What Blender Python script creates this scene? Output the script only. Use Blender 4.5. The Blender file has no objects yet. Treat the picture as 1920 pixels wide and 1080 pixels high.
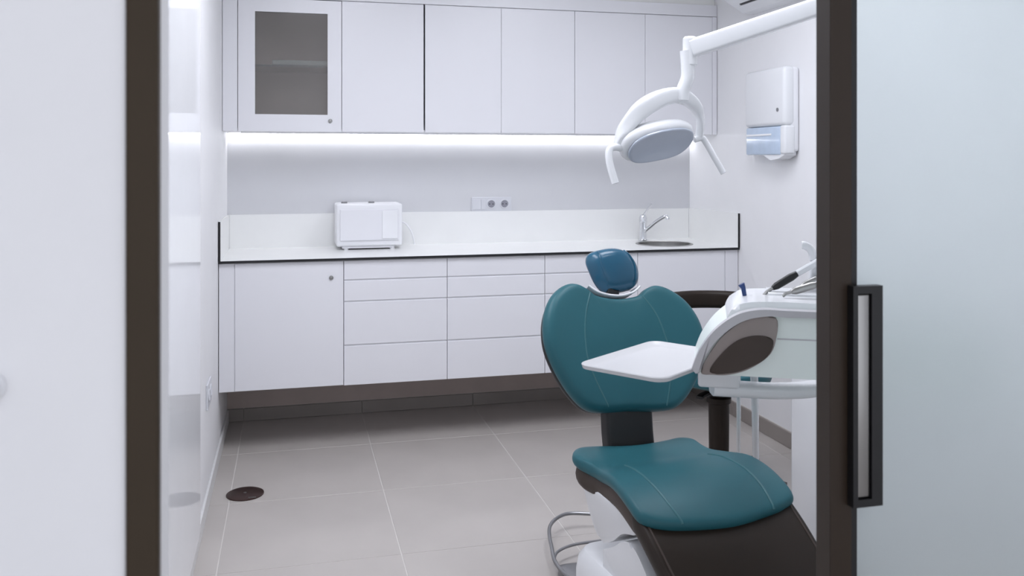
import bpy, bmesh, math, random
from mathutils import Vector, Matrix, Euler
random.seed(7)
PI = math.pi
S = bpy.context.scene
COL = S.collection

# ------------------------------------------------------------------ camera, world, exposure
CAM_H = 1.36
YAW = math.radians(14.14)
cd = bpy.data.cameras.new('camera')
cd.sensor_width = 36.0
cd.lens = 1647.0 / 1920.0 * 36.0
cd.shift_y = -240.0 / 1920.0
cd.clip_start = 0.02
cd.dof.use_dof = True
cd.dof.focus_distance = 3.4
cd.dof.aperture_fstop = 7.0
cam = bpy.data.objects.new('camera', cd)
COL.objects.link(cam)
cam.location = (0, 0, CAM_H)
cam.rotation_euler = (PI / 2, 0, -YAW)
S.camera = cam

w = bpy.data.worlds.new('world'); S.world = w; w.use_nodes = True
bg = w.node_tree.nodes['Background']
bg.inputs['Color'].default_value = (0.88, 0.91, 1.0, 1)
bg.inputs['Strength'].default_value = 1.4

S.view_settings.view_transform = 'Standard'
S.view_settings.look = 'None'
S.view_settings.gamma = 1
S.view_settings.use_curve_mapping = False
S.view_settings.exposure = 0.0
S.cycles.use_denoising = True
S.cycles.max_bounces = 6
S.cycles.diffuse_bounces = 4
S.cycles.glossy_bounces = 3
S.cycles.caustics_reflective = False
S.cycles.caustics_refractive = True
S.cycles.use_light_tree = False
S.cycles.transmission_bounces = 6
S.cycles.use_adaptive_sampling = True
S.cycles.adaptive_threshold = 0.03

PANEL_STRENGTH = 9.6
CORRIDOR_STRENGTH = 2.4
LED_STRENGTH = 9.0
LIGHT_COL = (0.90, 0.92, 1.0)

# ------------------------------------------------------------------ materials
def mat(name, col, rough=0.5, metal=0.0, var=0.03, scale=8.0, bump=0.0, coat=0.0, trans=0.0,
        ior=1.45, emit=None, estr=0.0, spec=0.5, vecscale=(1, 1, 1), trough=None):
    m = bpy.data.materials.new(name); m.use_nodes = True
    nt = m.node_tree; n = nt.nodes; L = nt.links
    b = n['Principled BSDF']
    tc = n.new('ShaderNodeTexCoord'); mp = n.new('ShaderNodeMapping')
    mp.inputs['Scale'].default_value = vecscale
    L.new(tc.outputs['Object'], mp.inputs['Vector'])
    nz = n.new('ShaderNodeTexNoise'); nz.inputs['Scale'].default_value = scale; nz.inputs['Detail'].default_value = 4
    L.new(mp.outputs['Vector'], nz.inputs['Vector'])
    cr = n.new('ShaderNodeValToRGB')
    lo = [max(0, c * (1 - var)) for c in col]; hi = [min(1, c * (1 + var)) for c in col]
    cr.color_ramp.elements[0].position = 0.3; cr.color_ramp.elements[1].position = 0.7
    cr.color_ramp.elements[0].color = (*lo, 1); cr.color_ramp.elements[1].color = (*hi, 1)
    L.new(nz.outputs['Fac'], cr.inputs['Fac'])
    L.new(cr.outputs['Color'], b.inputs['Base Color'])
    b.inputs['Roughness'].default_value = rough
    b.inputs['Metallic'].default_value = metal
    b.inputs['IOR'].default_value = ior
    b.inputs['Specular IOR Level'].default_value = spec
    b.inputs['Coat Weight'].default_value = coat
    b.inputs['Coat Roughness'].default_value = 0.03
    b.inputs['Transmission Weight'].default_value = trans
    if emit:
        b.inputs['Emission Color'].default_value = (*emit, 1)
        b.inputs['Emission Strength'].default_value = estr
    if bump:
        nb = n.new('ShaderNodeTexNoise'); nb.inputs['Scale'].default_value = scale * 25
        L.new(mp.outputs['Vector'], nb.inputs['Vector'])
        bp = n.new('ShaderNodeBump'); bp.inputs['Strength'].default_value = bump; bp.inputs['Distance'].default_value = 0.002
        L.new(nb.outputs['Fac'], bp.inputs['Height']); L.new(bp.outputs['Normal'], b.inputs['Normal'])
    return m

M = {}
M['wall'] = mat('wall_paint', (0.84, 0.84, 0.855), 0.6, var=0.01, bump=0.03)
M['wall_back'] = mat('back_wall_paint', (0.63, 0.635, 0.66), 0.5, var=0.01, bump=0.02)
M['ceil'] = mat('ceiling_paint', (0.88, 0.88, 0.865), 0.7, var=0.01)
M['tile'] = mat('floor_tile', (0.50, 0.465, 0.44), 0.33, var=0.05, scale=3.0, bump=0.03)
M['grout'] = mat('grout', (0.66, 0.63, 0.60), 0.8, var=0.05)
M['skirt'] = mat('skirting_tile', (0.30, 0.27, 0.25), 0.4, var=0.06, scale=4)
M['skirt_white'] = mat('skirting_white', (0.72, 0.72, 0.72), 0.4, var=0.02)
M['plinth'] = mat('shaded_wall_taupe', (0.50, 0.42, 0.385), 0.5, var=0.05)  # shade under the wall-hung cabinets, put into the base colour
M['cab'] = mat('white_lacquer', (0.80, 0.80, 0.835), 0.32, var=0.01, scale=2)
M['carcass'] = mat('carcass_board', (0.74, 0.74, 0.77), 0.5, var=0.02)
M['cab_in'] = mat('cabinet_lining', (0.78, 0.76, 0.75), 0.6, var=0.03)
M['counter'] = mat('white_compact', (0.86, 0.865, 0.86), 0.25, var=0.01)
M['black_core'] = mat('black_core', (0.012, 0.012, 0.014), 0.5, var=0.05)
M['chrome'] = mat('chrome', (0.75, 0.76, 0.78), 0.12, 1.0, var=0.01)
M['steel'] = mat('brushed_steel', (0.34, 0.335, 0.325), 0.3, 1.0, var=0.05, scale=30, vecscale=(1, 1, 0.05))
M['white_plastic'] = mat('white_plastic', (0.84, 0.845, 0.87), 0.3, var=0.01)
M['unit_white'] = mat('unit_white', (0.79, 0.80, 0.82), 0.25, var=0.01, coat=0.15)
M['unit_green'] = mat('unit_pale_green', (0.82, 0.88, 0.85), 0.3, var=0.01)
M['unit_rim'] = mat('unit_rim_grey', (0.52, 0.51, 0.53), 0.3, var=0.02)
M['unit_taupe'] = mat('unit_taupe', (0.29, 0.245, 0.23), 0.35, var=0.04)
M['blue_window'] = mat('blue_window', (0.50, 0.60, 0.74), 0.2, var=0.06, scale=14, coat=0.5)
M['teal'] = mat('teal_vinyl', (0.021, 0.108, 0.132), 0.42, var=0.06, scale=5, bump=0.06, spec=0.32)
M['teal_head'] = mat('teal_vinyl_head', (0.014, 0.098, 0.175), 0.27, var=0.05, scale=5, bump=0.03, coat=0.1)
M['teal_seam'] = mat('teal_seam', (0.036, 0.135, 0.155), 0.4, var=0.04)
M['brown'] = mat('dark_brown_vinyl', (0.020, 0.013, 0.009), 0.45, spec=0.3, var=0.08, bump=0.05)
M['brown_side'] = mat('brown_side_vinyl', (0.062, 0.046, 0.039), 0.5, spec=0.3, var=0.08)
M['black'] = mat('black_plastic', (0.010, 0.010, 0.011), 0.4, var=0.1)
M['frame'] = mat('bronze_frame', (0.034, 0.023, 0.016), 0.4, 0.0, spec=0.3, var=0.06, scale=4, vecscale=(1, 1, 0.1))
M['jamb'] = mat('brown_jamb', (0.046, 0.032, 0.019), 0.5, 0.0, spec=0.25, var=0.10, scale=3)
M['frost'] = mat('frosted_glass', (0.91, 0.97, 0.975), 0.62, var=0.01, trans=0.82, ior=1.3)
M['pane'] = mat('cabinet_frosted_pane', (0.68, 0.645, 0.625), 0.13, var=0.04, scale=3, trans=0.82, ior=1.2)
M['shelf_glass'] = mat('shelf_glass', (0.05, 0.13, 0.15), 0.15, var=0.02)
M['pale_teal'] = mat('pale_teal_plastic', (0.66, 0.88, 0.90), 0.4, var=0.03)
M['gloss_panel'] = mat('glossy_glass_panel', (0.91, 0.92, 0.945), 0.06, var=0.01, ior=1.12, spec=0.5)
M['outlet'] = mat('outlet_plastic', (0.66, 0.67, 0.71), 0.35, var=0.01)
M['outlet_hole'] = mat('outlet_hole', (0.28, 0.28, 0.32), 0.5, var=0.03)
M['brass'] = mat('brown_bronze', (0.055, 0.030, 0.026), 0.35, 0.5, var=0.1)
M['blue'] = mat('blue_plastic', (0.015, 0.045, 0.16), 0.35, var=0.05)
M['grey_tube'] = mat('grey_tube', (0.26, 0.26, 0.27), 0.3, 0.6, var=0.04)
M['panel_light'] = mat('panel_diffuser', (0.9, 0.9, 0.9), 0.5, emit=LIGHT_COL, estr=PANEL_STRENGTH)
M['corr_light'] = mat('corridor_diffuser', (0.9, 0.9, 0.9), 0.5, emit=LIGHT_COL, estr=CORRIDOR_STRENGTH)
M['led'] = mat('led_diffuser', (0.9, 0.9, 0.9), 0.5, emit=(0.95, 0.96, 1.0), estr=LED_STRENGTH)
M['lens'] = mat('lamp_lens', (0.42, 0.46, 0.54), 0.12, var=0.03, coat=0.6)
M['tray_plastic'] = mat('tray_plastic', (0.61, 0.61, 0.625), 0.3, var=0.01)
M['paper'] = mat('paper', (0.82, 0.82, 0.82), 0.8, var=0.01)

# ------------------------------------------------------------------ helpers
def BM(): return bmesh.new()

def tag(o, label=None, cat=None, group=None, kind=None):
    if label: o['label'] = label
    if cat: o['category'] = cat
    if group: o['group'] = group
    if kind: o['kind'] = kind
    return o

def obj(name, bm, m, parent=None, local=False, smooth=False, angle=35):
    """one mesh object; bm is in world space unless local"""
    me = bpy.data.meshes.new(name)
    bmesh.ops.recalc_face_normals(bm, faces=bm.faces[:])
    if parent is not None and not local:
        chain = Matrix.Identity(4)
        p = parent; lst = []
        while p is not None:
            lst.append(Matrix.LocRotScale(p.location, p.rotation_euler, p.scale)); p = p.parent
        for q in reversed(lst): chain = chain @ q
        bmesh.ops.transform(bm, matrix=chain.inverted(), verts=bm.verts[:])
    bm.to_mesh(me); bm.free()
    me.materials.append(M[m] if isinstance(m, str) else m)
    if smooth:
        for p in me.polygons: p.use_smooth = True
        me.set_sharp_from_angle(angle=math.radians(angle))
    o = bpy.data.objects.new(name, me)
    COL.objects.link(o)
    o.parent = parent
    return o

def thing(name, label, cat, loc=(0, 0, 0), rotz=0.0, group=None):
    o = bpy.data.objects.new(name, None); COL.objects.link(o)
    o.empty_display_size = 0.1
    o.location = loc; o.rotation_euler = (0, 0, rotz)
    return tag(o, label, cat, group)

def struct(name, bm=None, m=None, loc=(0, 0, 0), label=None, cat=None, **k):
    if bm is None:
        o = bpy.data.objects.new(name, None); COL.objects.link(o); o.location = loc
    else:
        o = obj(name, bm, m, **k)
    o['kind'] = 'structure'
    return tag(o, label, cat)

def box(bm, x0, x1, y0, y1, z0, z1, bev=0.0, seg=2, mtx=None):
    vs = [bm.verts.new(p) for p in ((x0, y0, z0), (x1, y0, z0), (x1, y1, z0), (x0, y1, z0),
                                    (x0, y0, z1), (x1, y0, z1), (x1, y1, z1), (x0, y1, z1))]
    fs = [bm.faces.new([vs[i] for i in f]) for f in ((0, 3, 2, 1), (4, 5, 6, 7), (0, 1, 5, 4), (1, 2, 6, 5), (2, 3, 7, 6), (3, 0, 4, 7))]
    allv = vs
    if bev > 0:
        es = list({e for f in fs for e in f.edges})
        r = bmesh.ops.bevel(bm, geom=es, offset=bev, segments=seg, affect='EDGES', profile=0.5)
        allv = list({v for v in r['verts']} | {v for v in vs if v.is_valid})
    if mtx is not None:
        bmesh.ops.transform(bm, matrix=mtx, verts=[v for v in allv if v.is_valid])
    return bm

def bx(*a, **k): return box(BM(), *a, **k)

def catmull(pts, n=8, closed=False):
    P = [Vector(p) for p in pts]; out = []; N = len(P)
    segs = N if closed else N - 1
    for i in range(segs):
        if closed: p0, p1, p2, p3 = P[(i - 1) % N], P[i], P[(i + 1) % N], P[(i + 2) % N]
        else: p0, p1, p2, p3 = P[max(i - 1, 0)], P[i], P[i + 1], P[min(i + 2, N - 1)]
        for k in range(n):
            t = k / n
            out.append(0.5 * ((2 * p1) + (p2 - p0) * t + (2 * p0 - 5 * p1 + 4 * p2 - p3) * t * t + (3 * p1 - p0 - 3 * p2 + p3) * t ** 3))
    if not closed: out.append(P[-1].copy())
    return out

def sweep(bm, path, section, scales=None, up=(0, 0, 1), cap=True):
    """sweep a closed 2D section (list of (s,t)) along a path of points; s = side, t = up"""
    path = [Vector(p) for p in path]; up = Vector(up); rings = []
    N = len(path)
    for i, p in enumerate(path):
        d = (path[min(i + 1, N - 1)] - path[max(i - 1, 0)]).normalized()
        side = d.cross(up)
        if side.length < 1e-4: side = d.cross(Vector((1, 0, 0.01)))
        side.normalize(); u = side.cross(d).normalized()
        k = scales[i] if scales else 1.0
        ks, kt = (k if isinstance(k, tuple) else (k, k))
        rings.append([bm.verts.new(p + side * s * ks + u * t * kt) for s, t in section])
    m = len(section)
    for i in range(N - 1):
        for j in range(m):
            bm.faces.new((rings[i][j], rings[i][(j + 1) % m], rings[i + 1][(j + 1) % m], rings[i + 1][j]))
    if cap:
        bm.faces.new(list(reversed(rings[0]))); bm.faces.new(rings[-1])
    return bm

def circ(r, n=12): return [(r * math.cos(2 * PI * i / n), r * math.sin(2 * PI * i / n)) for i in range(n)]
def rrect(w, h, r, n=4):
    o = []
    for cx, cy, a0 in ((w / 2 - r, h / 2 - r, 0), (-w / 2 + r, h / 2 - r, 90), (-w / 2 + r, -h / 2 + r, 180), (w / 2 - r, -h / 2 + r, 270)):
        for k in range(n + 1):
            a = math.radians(a0 + 90 * k / n); o.append((cx + r * math.cos(a), cy + r * math.sin(a)))
    return o

def tube(bm, pts, r, n=12, smooth_n=0, up=(0, 0, 1), scales=None):
    if smooth_n: pts = catmull(pts, smooth_n)
    return sweep(bm, pts, circ(r, n), up=up, scales=scales)

def lathe(bm, prof, n=32, mtx=None, cap=True):
    """prof list of (r, z); revolve about z"""
    rings = []
    for r, z in prof:
        rings.append([bm.verts.new((r * math.cos(2 * PI * i / n), r * math.sin(2 * PI * i / n), z)) for i in range(n)])
    for a, b in zip(rings, rings[1:]):
        for i in range(n):
            bm.faces.new((a[i], a[(i + 1) % n], b[(i + 1) % n], b[i]))
    if cap:
        bm.faces.new(list(reversed(rings[0]))); bm.faces.new(rings[-1])
    if mtx is not None:
        bmesh.ops.transform(bm, matrix=mtx, verts=[v for r in rings for v in r])
    return bm

def prism(bm, poly, axis, a0, a1, bev=0.0):
    """extrude polygon along axis 'x','y','z' between a0,a1; poly holds the other two coordinates in order"""
    def P(u, v, a):
        return (a, u, v) if axis == 'x' else ((u, a, v) if axis == 'y' else (u, v, a))
    A = [bm.verts.new(P(u, v, a0)) for u, v in poly]; B = [bm.verts.new(P(u, v, a1)) for u, v in poly]
    n = len(poly)
    f = [bm.faces.new(A), bm.faces.new(list(reversed(B)))]
    for i in range(n): f.append(bm.faces.new((A[i], B[i], B[(i + 1) % n], A[(i + 1) % n])))
    if bev:
        es = list(f[0].edges) + list(f[1].edges)
        bmesh.ops.bevel(bm, geom=es, offset=bev, segments=3, affect='EDGES', profile=0.5)
    return bm

class Pad:
    """upholstered pad: star-shaped outline in (a,b), rounded edge, domed top, mapped to 3D by mapf(a,b,n)"""
    def __init__(s, half, thick, mapf, er=0.02, dome=0.0, c=None, sm=5, full=None, botflat=0.0):
        if full is None:
            pts = list(half) + [(-a, b) for a, b in reversed(half) if abs(a) > 1e-6]
        else: pts = full
        s.out = [Vector((p[0], p[1])) for p in catmull([(a, b, 0) for a, b in pts], sm, closed=True)]
        bs = [p.y for p in s.out]
        s.c = Vector(c) if c else Vector((0, (min(bs) + max(bs)) / 2))
        s.t, s.er, s.dome, s.mapf = thick, er, dome, mapf
        s.Rm = sum((p - s.c).length for p in s.out) / len(s.out)
        s.ang = sorted(((math.atan2(p.y - s.c.y, p.x - s.c.x), (p - s.c).length) for p in s.out))
    def radius(s, a, b):
        th = math.atan2(b - s.c.y, a - s.c.x); A = s.ang
        for i in range(len(A)):
            if A[i][0] > th: break
        else: i = 0
        a0, r0 = A[i - 1]; a1, r1 = A[i]
        d = (a1 - a0) % (2 * PI); t = ((th - a0) % (2 * PI)) / d if d > 1e-9 else 0
        return r0 + (r1 - r0) * t
    def top_n(s, q): return s.t / 2 + s.dome * (1 - q * q)
    def on_top(s, a, b, lift=0.0):
        q = min(1, math.hypot(a - s.c.x, b - s.c.y) / s.radius(a, b))
        s1 = 1 - s.er / s.Rm
        n = s.top_n(q)
        if q > s1:
            k = (q - s1) / (1 - s1); n = s.t / 2 * math.sqrt(max(0, 1 - k * k)) + s.dome * (1 - q * q)
        return Vector(s.mapf(a, b, n + lift))
    def build(s, inner=14, edge=8):
        bm = BM(); levels = []
        s1 = 1 - s.er / s.Rm
        for k in range(1, 6): levels.append((s1 * k / 6, -s.t / 2))
        for k in range(edge + 1):
            ph = -PI / 2 + PI * k / edge
            q = 1 - s.er / s.Rm * (1 - math.cos(ph))
            n = s.t / 2 * math.sin(ph)
            levels.append((q, n + (s.dome * (1 - q * q) if ph > 0 else 0)))
        for k in range(inner - 1, 0, -1):
            q = s1 * k / inner; levels.append((q, s.top_n(q)))
        rings = []
        for q, n in levels:
            rings.append([bm.verts.new(s.mapf(s.c.x + (p.x - s.c.x) * q, s.c.y + (p.y - s.c.y) * q, n)) for p in s.out])
        m = len(s.out)
        for r0, r1 in zip(rings, rings[1:]):
            for i in range(m): bm.faces.new((r0[i], r0[(i + 1) % m], r1[(i + 1) % m], r1[i]))
        cb = bm.verts.new(s.mapf(s.c.x, s.c.y, -s.t / 2)); ct = bm.verts.new(s.mapf(s.c.x, s.c.y, s.top_n(0)))
        for i in range(m):
            bm.faces.new((cb, rings[0][(i + 1) % m], rings[0][i])); bm.faces.new((ct, rings[-1][i], rings[-1][(i + 1) % m]))
        return bm
    def seam(s, pts, r=0.004, lift=-0.001):
        P = catmull([(a, b, 0) for a, b in pts], 10)
        return tube(BM(), [s.on_top(p.x, p.y, lift) for p in P], r, 8)

# ------------------------------------------------------------------ room shell
XL, XR, YB, ZC = -0.32, 2.29, 4.785, 2.5
YP = 1.237          # plane of the glazed partition
Y0 = -1.9           # end of the corridor behind the camera

# floor: grout bed with single tiles
fl = struct('floor', bx(-1.9, 3.0, Y0, YB + 0.12, -0.08, -0.0015), 'grout', label='grey-beige tiled floor of the treatment room and corridor')
tile_mesh = {}
def tile(x0, x1, y0, y1):
    g = 0.0022
    key = (round(x1 - x0, 4), round(y1 - y0, 4))
    if key not in tile_mesh:
        wx, wy = key
        o = obj('floor_tile', bx(-wx / 2 + g, wx / 2 - g, -wy / 2 + g, wy / 2 - g, -0.008, 0.0, bev=0.0008, seg=1), 'tile')
        tile_mesh[key] = o.data
    else:
        o = bpy.data.objects.new('floor_tile', tile_mesh[key]); COL.objects.link(o)
    o.location = ((x0 + x1) / 2, (y0 + y1) / 2, 0); o.parent = fl
T = 0.608
xs = [XL] + [-0.237 + T * k for k in range(0, 5) if -0.237 + T * k < XR] + [XR]
ys = [4.246 + T * k for k in range(-10, 1)] + [YB]
for i in range(len(xs) - 1):
    for j in range(len(ys) - 1):
        if ys[j + 1] - ys[j] > 0.03 and xs[i + 1] - xs[i] > 0.03 and ys[j] > -1.3:
            tile(xs[i], xs[i + 1], ys[j], ys[j + 1])

struct('wall_back', bx(XL - 0.12, XR + 0.12, YB, YB + 0.12, 0, ZC), 'wall_back', label='pale grey back wall behind the white cabinets')
struct('wall_left', bx(XL - 0.12, XL, YP + 0.05, YB, 0, ZC), 'wall', label='white left wall of the treatment room')
struct('wall_right', bx(XR, XR + 0.12, YP + 0.05, YB, 0, ZC), 'wall', label='white right wall with towel dispenser')
struct('ceiling', bx(-1.9, 3.0, Y0, YB + 0.12, ZC, ZC + 0.1), 'ceil', label='white ceiling above the treatment room')
# skirting
struct('baseboard_left', bx(XL, XL + 0.010, YP + 0.06, 4.76, 0, 0.068, bev=0.002), 'skirt_white', label='white skirting board along the left wall')
br = struct('baseboard_right', bx(XR - 0.003, XR, YP + 0.06, YB - 0.012, 0, 0.078), 'grout', label='taupe tile skirting along the right wall')
y = YP + 0.06
yy = [YP + 0.06] + [v for v in ys if YP + 0.1 < v < YB - 0.05] + [YB - 0.012]
for a, b_ in zip(yy, yy[1:]):
    obj('skirting_tile', bx(XR - 0.012, XR - 0.003, a + 0.0015, b_ - 0.0015, 0.001, 0.075, bev=0.001, seg=1), 'skirt', br)
bb = struct('baseboard_back', bx(XL, XR, YB - 0.003, YB, 0, 0.068), 'grout', label='dark tile skirting under the wall-hung cabinets')
xx = [XL + 0.001] + [x for x in xs[1:-1]] + [XR - 0.013]
for a, b_ in zip(xx, xx[1:]):
    if b_ - a > 0.03:
        obj('skirting_tile', bx(a + 0.0015, b_ - 0.0015, YB - 0.014, YB - 0.003, 0.001, 0.066, bev=0.001, seg=1), 'skirt', bb)
struct('trim_1', bx(XL + 0.001, XR - 0.001, YB - 0.008, YB - 0.0005, 0.069, 0.42), 'plinth', label='back wall below the wall-hung cabinets, its shade painted in as taupe')  # thin sheet over the back wall; its taupe stands for shade

# partition between corridor and room: header, side walls and the frosted sidelight
pf = struct('wall_front', bx(-1.9, XR + 0.12, YP - 0.03, YP + 0.05, 2.12, ZC), 'wall', label='white header wall above the sliding door')
struct('wall_front_left', bx(-1.9, XL - 0.01, YP - 0.03, YP + 0.05, 0, 2.12), 'wall', label='white partition wall left of the sidelight')
wi = struct('window_1', bx(XL - 0.005, -0.158, YP + 0.002, YP + 0.012, 0.02, 2.118), 'frost', label='narrow frosted sidelight between the brown jamb and glossy panel')
# near corridor wall end with its dark jamb
YN = 0.80
_b = bx(-1.9, -0.1352, YN, YN + 0.06, 0, ZC); box(_b, -0.1352, -0.1087, YN + 0.0105, YN + 0.06, 0, ZC)
struct('wall_corridor', _b, 'wall', label='white corridor wall at the left edge of the picture')
struct('trim_2', bx(-0.135, -0.1085, YN - 0.006, YN + 0.010, 0, ZC - 0.001, bev=0.003), 'jamb', label='dark brown upright jamb closing the corridor wall')
struct('wall_corridor_side', bx(-2.02, -1.9, Y0, YB + 0.12, 0, ZC), 'wall', label='corridor side wall behind the camera on the left')
struct('wall_corridor_right', bx(3.0, 3.12, Y0, YP, 0, ZC), 'wall', label='corridor side wall behind the camera on the right')

# glossy back-painted glass panel standing along the left wall
obj_p = struct('trim_3', bx(XL + 0.0105, XL + 0.018, YP + 0.10, 3.20, 0.07, 2.40, bev=0.0015), 'gloss_panel', label='glossy white glass panel on the left wall mirroring the cabinets')

# sliding frosted-glass door with bronze frame and black recessed pull
DX0, DX1 = 0.823, 0.862
dr = struct('door_1', loc=(DX0, YP, 0), label='sliding frosted-glass door with dark bronze stile and black pull')
obj('stile', bx(DX0, DX1, YP - 0.02, YP + 0.02, 0.012, 2.10, bev=0.002), 'frame', dr)
obj('edge_seal', bx(DX1, DX1 + 0.013, YP - 0.014, YP + 0.014, 0.012, 2.10), 'black', dr)
obj('top_rail', bx(DX1 + 0.013, 1.86, YP - 0.02, YP + 0.02, 2.05, 2.10, bev=0.002), 'frame', dr)
obj('bottom_rail', bx(DX1 + 0.013, 1.86, YP - 0.02, YP + 0.02, 0.012, 0.07, bev=0.002), 'frame', dr)
obj('stile', bx(1.86, 1.90, YP - 0.02, YP + 0.02, 0.012, 2.10, bev=0.002), 'frame', dr)
obj('glass_pane', bx(DX1 + 0.012, 1.862, YP - 0.004, YP + 0.004, 0.068, 2.052), 'frost', dr)
hz0, hz1 = 0.815, 1.162
hx0, hx1 = 0.853, 0.906
hy0, hy1 = YP - 0.036, YP - 0.0205
b_ = BM()
box(b_, hx0, hx0 + 0.0085, hy0, hy1, hz0, hz1)
box(b_, hx1 - 0.0195, hx1, hy0, hy1, hz0, hz1)
box(b_, hx0 + 0.0085, hx1 - 0.0195, hy0, hy1, hz1 - 0.012, hz1)
box(b_, hx0 + 0.0085, hx1 - 0.0195, hy0, hy1, hz0, hz0 + 0.012)
box(b_, hx1 - 0.016, hx1, hy1, YP - 0.0045, hz0 + 0.01, hz0 + 0.04)
box(b_, hx1 - 0.016, hx1, hy1, YP - 0.0045, hz1 - 0.04, hz1 - 0.01)
hd = obj('handle', b_, 'black', dr); hd['label'] = 'black rectangular pull frame'
hg = obj('grip_bar', bx(hx0 + 0.009, hx1 - 0.020, hy0 + 0.003, hy1 - 0.001, hz0 + 0.0125, hz1 - 0.0125, bev=0.004, seg=3), 'steel', hd, smooth=True); hg['label'] = 'brushed steel grip bar'
struct('wall_front_right', bx(1.905, 3.0, YP - 0.03, YP + 0.05, 0, 2.12), 'wall', label='white partition wall right of the sliding door')

# ------------------------------------------------------------------ ceiling lights
def ceiling_light(x, y, sx, sy, m, label):
    t = thing('ceiling_light', label, 'ceiling light', (x, y, ZC - 0.03), group='recessed ceiling panels')
    b = BM(); f = 0.02
    box(b, x - sx / 2, x + sx / 2, y - sy / 2, y - sy / 2 + f, ZC - 0.03, ZC)
    box(b, x - sx / 2, x + sx / 2, y + sy / 2 - f, y + sy / 2, ZC - 0.03, ZC)
    box(b, x - sx / 2, x - sx / 2 + f, y - sy / 2 + f, y + sy / 2 - f, ZC - 0.03, ZC)
    box(b, x + sx / 2 - f, x + sx / 2, y - sy / 2 + f, y + sy / 2 - f, ZC - 0.03, ZC)
    obj('frame', b, 'white_plastic', t)
    obj('diffuser', bx(x - sx / 2 + f, x + sx / 2 - f, y - sy / 2 + f, y + sy / 2 - f, ZC - 0.022, ZC - 0.005), m, t)
ceiling_light(0.25, 2.75, 0.6, 1.2, 'panel_light', 'long ceiling panel light nearer the left wall')
ceiling_light(1.42, 2.75, 0.6, 1.2, 'panel_light', 'long ceiling panel light above the dental chair')
ceiling_light(0.4, -0.3, 1.2, 0.6, 'corr_light', 'ceiling panel light in the corridor')

# ------------------------------------------------------------------ lower cabinets (wall hung)
ZT, ZB0, YF = 0.888, 0.300, 4.200
FT = 0.019
LX = [-0.249, 0.242, 0.735, 1.227, 1.721, 2.212]
def carcass(x0, x1, y0, y1, z0, z1): return bx(x0 + 0.001, x1 - 0.001, y0, y1, z0, z1)
def knob(parent, x, y, z, r=0.010):
    b = lathe(BM(), [(r, 0), (r, 0.004), (r * 0.8, 0.006), (r * 0.45, 0.0065), (r * 0.4, 0.012), (r * 0.3, 0.013)], 16,
              Matrix.Translation((x, y, z)) @ Matrix.Rotation(PI / 2, 4, 'X'))
    k = obj('cylinder_lock', b, 'steel', parent, smooth=True); k['label'] = 'small round steel lock'
    return k

def drawer_unit(x0, x1, label):
    t = thing('drawer_cabinet', label, 'cabinet', ((x0 + x1) / 2, YF, ZB0), group='wall-hung drawer units')
    obj('body', carcass(x0, x1, YF + 0.005, YB - 0.010, ZB0, ZT - 0.001), 'carcass', t)
    for z0, z1 in ((0.798, 0.888), (0.697, 0.793), (0.491, 0.692), (0.300, 0.486)):
        b = bx(x0 + 0.001, x1 - 0.001, YF, YF + FT, z0 - 0.0010, z1 - 0.0042, bev=0.0015)
        obj('drawer', b, 'cab', t)
drawer_unit(LX[1], LX[2], 'white four-drawer wall-hung unit beside the lockable door, below the steriliser')
drawer_unit(LX[2], LX[3], 'middle white four-drawer unit, directly below the wall sockets')
drawer_unit(LX[3], LX[4], 'white four-drawer unit half hidden behind the teal chair back')

def door_unit(x0, x1, label, kx, filler, kz=0.808):
    t = thing('base_cabinet', label, 'cabinet', ((x0 + x1) / 2, YF, ZB0))
    fx0, fx1 = min(x0, filler), max(x1, filler)
    cb = BM(); ya, yz = YF + 0.005, YB - 0.010
    box(cb, fx0 + 0.001, x0 + 0.018, ya, yz, ZB0, ZT - 0.001); box(cb, x1 - 0.018, fx1 - 0.001, ya, yz, ZB0, ZT - 0.001)
    box(cb, x0 + 0.018, x1 - 0.018, ya, yz, ZB0, ZB0 + 0.018); box(cb, x0 + 0.018, x1 - 0.018, yz - 0.008, yz, ZB0 + 0.018, ZT - 0.001)
    box(cb, x0 + 0.018, x1 - 0.018, ya, ya + 0.06, ZT - 0.02, ZT - 0.001)
    obj('body', cb, 'carcass', t)
    d = obj('door', bx(x0 + 0.0015, x1 - 0.0015, YF, YF + FT, ZB0 + 0.001, ZT - 0.004, bev=0.002), 'cab', t)
    if kx: knob(d, kx, YF, kz)
    if filler < x0: obj('filler_strip', bx(filler + 0.001, x0 - 0.0015, YF + 0.001, YF + FT, ZB0 + 0.001, ZT - 0.002, bev=0.001), 'cab', t)
    else: obj('filler_strip', bx(x1 + 0.0015, filler - 0.001, YF + 0.001, YF + FT, ZB0 + 0.001, ZT - 0.002, bev=0.001), 'cab', t)
door_unit(LX[0], LX[1], 'white wall-hung base cabinet with lockable door by the left wall', 0.184, XL + 0.002)
door_unit(LX[4], LX[5], 'white base cabinet below the round sink', 2.163, XR - 0.002, 0.53)

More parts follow.
